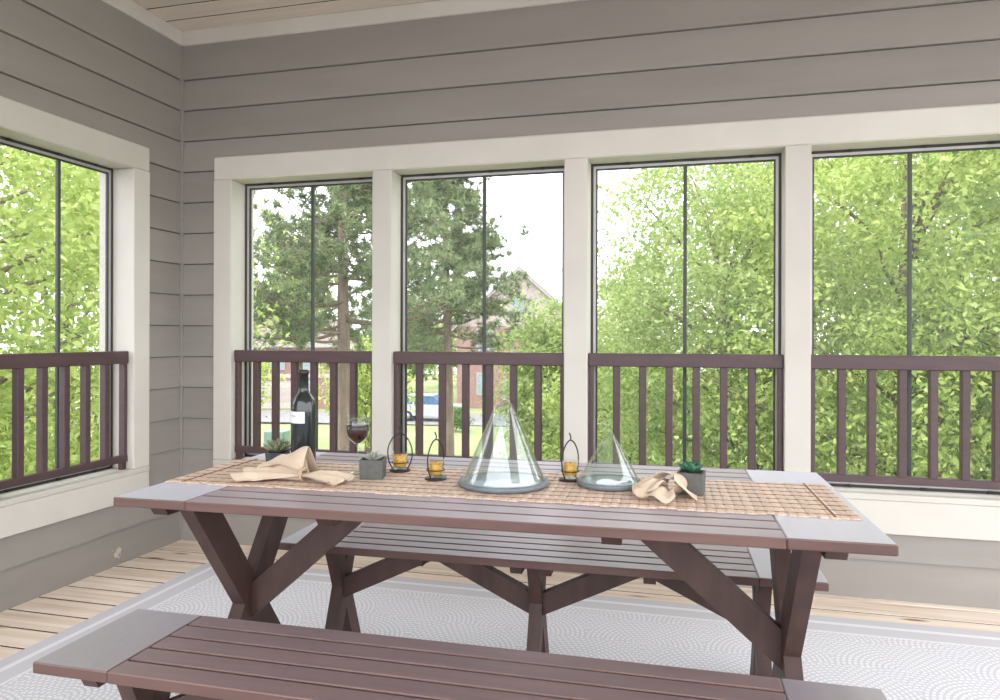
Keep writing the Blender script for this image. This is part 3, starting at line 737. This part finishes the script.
def broadleaf(base, h, crown, radii, nclump, nleaf, size, m, label, lean=(0, 0), trunk_r=0.14, crad=0.45, fill=0.45, name='broadleaf_tree', low=-1.0):
    e = empty(name, base); tag(e, label, 'tree', TREES)
    c = np.array([lean[0], lean[1], crown]); rad = np.array(radii)
    d = unit(rng.normal(size=(nclump*2, 3))); d = d[d[:, 2] > low][:nclump]
    rr = (fill+(1-fill)*rng.random((len(d), 1))**0.6)
    wob = 1+0.16*np.sin(d[:, :1]*5+base[0])+0.14*np.cos(d[:, 1:2]*6+d[:, 2:3]*4+base[1])
    cl = c+d*rr*rad*wob
    cs = crad*rng.uniform(0.6, 1.25, (len(cl), 1))
    per = max(1, nleaf//len(cl))
    off = rng.normal(size=(len(cl), per, 3))*0.5; off[:, :, 2] *= 0.6
    P = (cl[:, None, :]+off*cs[:, None, :]).reshape(-1, 3)
    P = P[P[:, 2] > 0.05]
    o = link('foliage', quad_mesh('foliage', leaf_quads(P, size), 4, m), e); o['kind'] = 'stuff'
    mb = MB(); top = Vector((lean[0]*0.9, lean[1]*0.9, crown+radii[2]*0.55))
    pts = [Vector((0, 0, 0)), Vector((lean[0]*0.15+0.05, lean[1]*0.15, crown*0.35)), Vector((lean[0]*0.6-0.06, lean[1]*0.6, crown*0.8)), top]
    mb.tube(pts, [trunk_r*1.2, trunk_r, trunk_r*0.7, trunk_r*0.2], 8); mb.build('trunk', 'bark', e)
    mb = MB()
    for k in range(min(len(cl), 46)):
        q = Vector(cl[k]); s = Vector((lean[0]*0.5, lean[1]*0.5, max(crown*0.45, min(crown+0.2*radii[2], q.z-0.5*math.hypot(q.x-lean[0], q.y-lean[1])))))
        mid = (s+q)/2+Vector((random.uniform(-.15, .15), random.uniform(-.15, .15), 0.1))
        mb.tube([s, mid, q], [trunk_r*0.30, trunk_r*0.18, trunk_r*0.06], 5)
    mb.build('branches', 'bark', e)
    return e
def pine(base, h, r0, crown_from, blen, label, seed, m='needle'):
    rs = np.random.default_rng(seed); rnd = random.Random(seed)
    e = empty('pine_tree', base); tag(e, label, 'tree', TREES)
    mb = MB(); pts = []; rad = []
    for k in range(9):
        t = k/8; pts.append((0.10*math.sin(3*t+seed), 0.1*math.cos(2*t), h*t)); rad.append(r0*(1-0.86*t))
    mb.tube(pts, rad, 10); mb.build('trunk', 'pine_bark', e)
    bb = MB(); tufts = []
    z = crown_from
    while z < h-0.2:
        t = (z-crown_from)/(h-crown_from); Lb = blen*(1-t)**0.7*(0.75+0.25*math.sin(5*t+seed))+0.35
        for k in range(rnd.choice((3, 4, 4, 5))):
            a = rnd.uniform(0, 2*math.pi); L_ = Lb*rnd.uniform(0.55, 1.15); up = rnd.uniform(-0.12, 0.28)+0.35*t
            zz = z+rnd.uniform(-0.25, 0.25); P = []
            for i in range(6):
                s = i/5; P.append(Vector((L_*s*math.cos(a+0.25*s), L_*s*math.sin(a+0.25*s), zz+L_*(up*s-0.35*s*(1-s)+0.12*s*s))))
            bb.tube(P, [r0*0.20*(1-0.8*i/5)*(1-0.5*t) for i in range(6)], 5)
            for i in range(2, 6):
                for q in range(3 if i < 5 else 4):
                    ofs = Vector((rnd.gauss(0, 1), rnd.gauss(0, 1), rnd.gauss(0.25, 0.6)))*(0.20+0.11*L_)
                    tip = P[i]+ofs; bb.tube([P[i], tip], [r0*0.05, r0*0.02], 4); tufts.append(tip)
                    for _ in range(3): tufts.append(tip+Vector((rnd.gauss(0, .17), rnd.gauss(0, .17), rnd.gauss(0.03, .10))))
        z += 0.46
    bb.build('branches', 'pine_bark', e)
    T = np.array(tufts); nn = 26
    C = np.repeat(T, nn, 0); d = unit(rs.normal(size=C.shape)+np.array([0, 0, 0.35])); L_ = rs.uniform(0.13, 0.24, (len(C), 1))
    sd = unit(np.cross(d, rs.normal(size=C.shape)))*0.016
    V = np.stack([C-sd, C+sd, C+d*L_+sd*0.3, C+d*L_-sd*0.3], 1)
    o = link('needles', quad_mesh('needles', V, 4, m), e); o['kind'] = 'stuff'
    return e
pine(at_dist(345, 19, GZ), 15.0, 0.23, 5.5, 4.4, 'pine tree with a thick trunk and spreading branches, behind the wine bottle', 3)
pine(at_dist(446, 24, GZ), 14.6, 0.20, 4.9, 2.3, 'pine tree with a slender trunk, seen left of the gabled house', 8)

# trees, listed by the column they stand in and their distance
broadleaf(at_dist(-60, 7.4, GZ), 8, 5.8, (3.0, 3.0, 3.6), 520, 60000, 0.085, 'leaf_bright', 'bright green leafy tree filling the side wall opening', crad=0.6)
broadleaf(at_dist(-330, 9.5, GZ), 8, 5.6, (3.0, 3.0, 3.6), 220, 14000, 0.14, 'leaf_bright', 'bright green leafy tree further along outside the side wall', crad=0.65)
broadleaf(at_dist(70, 13, GZ), 8, 4.6, (2.9, 2.9, 3.8), 240, 15000, 0.15, 'leaf_mid', 'mid green leafy tree behind the bright tree by the side wall', crad=0.65)
broadleaf(at_dist(725, 12.5, GZ), 9, 5.4, (2.5, 2.5, 3.9), 420, 42000, 0.10, 'leaf_soft', 'pale green leafy tree rising behind the small glass dome', crad=0.55, low=-0.95)
broadleaf(at_dist(905, 10.5, GZ), 9, 5.6, (2.6, 2.6, 4.4), 480, 48000, 0.095, 'leaf_bright', 'tall bright green tree filling the opening past the table end', crad=0.55)
broadleaf(at_dist(1110, 9.0, GZ), 9, 5.5, (2.4, 2.4, 4.2), 260, 18000, 0.12, 'leaf_mid', 'mid green leafy tree beyond the tall bright tree', crad=0.55)
broadleaf(at_dist(810, 17, GZ), 10, 5.8, (3.6, 3.6, 5.0), 300, 20000, 0.18, 'leaf_mid', 'broad mid green tree behind the pale green tree', crad=0.8)
broadleaf(at_dist(1010, 18, GZ), 11, 6.0, (4.0, 4.0, 5.4), 300, 20000, 0.19, 'leaf_soft', 'broad pale green tree behind the tall bright tree', crad=0.8)
broadleaf(at_dist(560, 21, GZ), 7, 3.8, (1.5, 1.5, 2.7), 190, 12000, 0.17, 'leaf_soft', 'small pale green tree in front of the gabled house', crad=0.6)
broadleaf(at_dist(630, 17, GZ), 6, 3.4, (2.0, 2.0, 3.0), 200, 13000, 0.15, 'leaf_bright', 'low bright green tree between the small tree and pale tree', crad=0.6)
broadleaf(at_dist(300, 25, GZ), 9, 7.0, (1.3, 1.3, 1.7), 110, 8000, 0.17, 'leaf_soft', 'slim yellow green tree close behind the thick pine', crad=0.6)
broadleaf(at_dist(368, 33, GZ), 6, 3.2, (1.9, 1.9, 2.6), 120, 6000, 0.22, 'leaf_bright', 'small yellow green tree behind the thick pine trunk', crad=0.7)
broadleaf(at_dist(246, 30, GZ), 5, 3.7, (0.6, 0.6, 1.2), 40, 2400, 0.2, 'leaf_bright', 'small bright tree at the left end of the pink brick house', crad=0.6)
broadleaf(at_dist(405, 68, GZ), 9, 4.4, (3.6, 3.0, 4.0), 140, 7000, 0.4, 'leaf_mid', 'distant round tree beyond the parked car', crad=1.2)
broadleaf(at_dist(458, 78, GZ), 9, 5.4, (3.6, 3.6, 4.6), 120, 6000, 0.4, 'leaf_soft', 'distant pale tree behind the slender pine', crad=1.2)
# shrubs under the trees
for (px, dist, rr_, hh, mm, lab) in ((690, 8.8, 1.5, 2.0, 'leaf_bright', 'bright green shrub below the pale green tree'),
                             (800, 7.8, 1.4, 2.2, 'leaf_mid', 'mid green shrub below the opening past the small dome'),
                             (900, 7.0, 1.3, 2.1, 'leaf_bright', 'bright shrub at the foot of the tall bright tree'),
                             (1010, 6.8, 1.4, 2.1, 'leaf_mid', 'mid green shrub beyond the bright shrub'),
                             (610, 13.5, 1.3, 1.6, 'leaf_soft', 'pale green shrub on the lawn beyond the small dome')):
    o = broadleaf(at_dist(px, dist, GZ), hh, hh*0.62, (rr_, rr_, hh*0.62), 120, 8000, 0.105, mm, lab, trunk_r=0.05, crad=0.4, name='shrub')
    o['category'] = 'shrub'; o['group'] = 'shrubs below the porch'

# --- houses
def house_window(e, x, y, z, w_, h_):
    f = MB().cbox(x-w_/2-0.07, x+w_/2+0.07, y-0.07, y, z-0.07, z+h_+0.07, 0.01).build('window', 'white_paint', e)
    MB().box(x-w_/2, x+w_/2, y-0.085, y-0.072, z, z+h_).build('pane', 'window_dark', f)
    m = MB(); m.box(x-0.02, x+0.02, y-0.10, y-0.086, z, z+h_); m.box(x-w_/2, x+w_/2, y-0.10, y-0.086, z+h_/2-0.02, z+h_/2+0.02); m.build('glazing_bar', 'white_paint', f)
# gabled house
p = at_dist(519, 54, GZ-0.1); e = empty('gabled_house', p, R(10)); e.scale = (1.12, 1.12, 1.12); tag(e, 'gabled house with pale siding and pink brick, behind the small tree', 'house')
MB().box(-4.2, 4.2, 0, 9, 0, 5.6).build('brick_wall', 'pink_brick', e)
MB().prism([(-4.2, 5.6), (4.2, 5.6), (0.0, 9.4)], 'y', 0.0, 9).build('gable', 'pale_siding', e)
rf = MB(); rf.prism([(-4.7, 5.15), (0, 9.42), (4.7, 5.15), (4.7, 5.35), (0, 9.62), (-4.7, 5.35)], 'y', -0.35, 9.35); rf.build('roof', 'shingles', e)
MB().prism([(-4.7, 5.08), (0, 9.35), (4.7, 5.08), (4.7, 5.22), (0, 9.49), (-4.7, 5.22)], 'y', -0.42, -0.352).build('barge_board', 'white_paint', e)
for (x, z) in ((-2.3, 4.0), (2.3, 4.0), (-2.3, 1.0), (2.3, 1.0)): house_window(e, x, 0, z, 1.0, 1.4)
house_window(e, 0.0, 0, 6.4, 0.8, 1.1)
dr = MB().cbox(-0.5, 0.5, -0.05, 0, 0, 2.1, 0.01).build('door', 'white_paint', e); MB().lathe([(0.0005, 0), (0.05, 0), (0.05, 0.08), (0.0005, 0.08)], 10, (0.35, -0.1)).build('door_knob', 'hub', dr).location.z = 1.0
# long brick house on the left
p = at_dist(275, 54, GZ-0.1); e = empty('brick_house', p, R(16)); tag(e, 'long pink brick house with a low pale roof, behind the thick pine', 'house')
MB().box(-6.0, 6.0, 0, 8, 0, 4.9).build('brick_wall', 'pink_brick', e)
rf = MB(); a, b, zt, z0 = 6.5, 0.5, 7.4, 4.85
rf.add([(-a,-b,z0),(a,-b,z0),(a,8+b,z0),(-a,8+b,z0),(-3,4,zt),(3,4,zt)], [(0,1,5,4),(1,2,5),(2,3,4,5),(3,0,4),(3,2,1,0)]); rf.build('roof', 'shingles', e)
MB().box(-6.55, 6.55, -0.55, -0.50, 4.65, 4.9).build('fascia', 'white_paint', e)
MB().box(-6.0, 6.0, -0.06, 0, 2.35, 2.65).build('belt_course', 'pale_siding', e)
for x in (-4.4, -2.2, 0.2, 2.5, 4.7):
    house_window(e, x, 0, 3.0, 1.0, 1.2)
for x in (-4.0, 0.0):
    g = MB().cbox(x-1.5, x+1.5, -0.06, 0, 0, 2.1, 0.01).build('garage_door', 'white_paint', e)
    for k in range(4): MB().box(x-1.42, x+1.42, -0.075, -0.061, 0.06+k*0.5, 0.48+k*0.5).build('door_panel', 'pale_siding', g)
for x in (2.5, 4.7): house_window(e, x, 0, 0.8, 1.0, 1.3)

# --- parked car
e = empty('parked_car', at_dist(432, 46, GZ+0.035), R(4)); tag(e, 'white car parked on the road in front of the houses', 'car')
body = [(-2.15, 0.35), (2.15, 0.35), (2.18, 0.75), (2.0, 0.98), (0.95, 1.05), (-1.95, 1.08), (-2.15, 0.9)]
MB().prism(body, 'y', -0.88, 0.88).build('body', 'car_paint', e)
MB().prism([(-1.95, 1.08), (-1.6, 1.58), (0.2, 1.62), (1.0, 1.05)], 'y', -0.74, 0.74).build('cabin_glass', 'car_glass', e)
MB().prism([(-1.66, 1.56), (0.24, 1.60), (0.1, 1.66), (-1.5, 1.64)], 'y', -0.75, 0.75).build('roof_panel', 'car_paint', e)
for x in (-1.0,):
    for s in (-1, 1): MB().box(x-0.05, x+0.05, s*0.745-0.01, s*0.745+0.01, 1.06, 1.6).build('pillar', 'car_paint', e)
for x in (-1.35, 1.35):
    for s in (-1, 1):
        wv = MB().lathe([(0.0005, -0.1), (0.28, -0.1), (0.33, -0.07), (0.33, 0.07), (0.28, 0.1), (0.0005, 0.1)], 22)
        wo = wv.build('wheel', 'tyre', e, (x, s*0.82, 0.33)); wo.rotation_euler.x = R(90)
        MB().lathe([(0.0005, -0.115), (0.17, -0.115), (0.18, -0.1), (0.18, 0.1), (0.17, 0.115), (0.0005, 0.115)], 16).build('hubcap', 'hub', wo)
# --- utility cabinet on the lawn
p = gpoint(277, 449); e = empty('utility_cabinet', (p.x, p.y, GZ-0.1), R(8)); tag(e, 'grey green metal utility cabinet standing on the lawn', 'utility box')
MB().cbox(-0.5, 0.5, -0.4, 0.4, 0.08, 0.98, 0.03).build('body', 'box_green', e)
MB().cbox(-0.56, 0.56, -0.46, 0.46, 0.0, 0.08, 0.01).build('pad', 'asphalt', e)
dd = MB().cbox(-0.46, 0.46, -0.42, -0.401, 0.14, 0.92, 0.01).build('door', 'box_green', e)
MB().cbox(0.32, 0.38, -0.45, -0.421, 0.5, 0.62, 0.005).build('handle', 'dark_frame', dd)
o = broadleaf(at_dist(456, 41, GZ), 1.2, 0.7, (0.7, 0.7, 0.6), 30, 2000, 0.14, 'leaf_deep', 'round dark green bush beside the parked car', trunk_r=0.04, crad=0.35, name='shrub')
o['category'] = 'shrub'; o['group'] = 'shrubs below the porch'
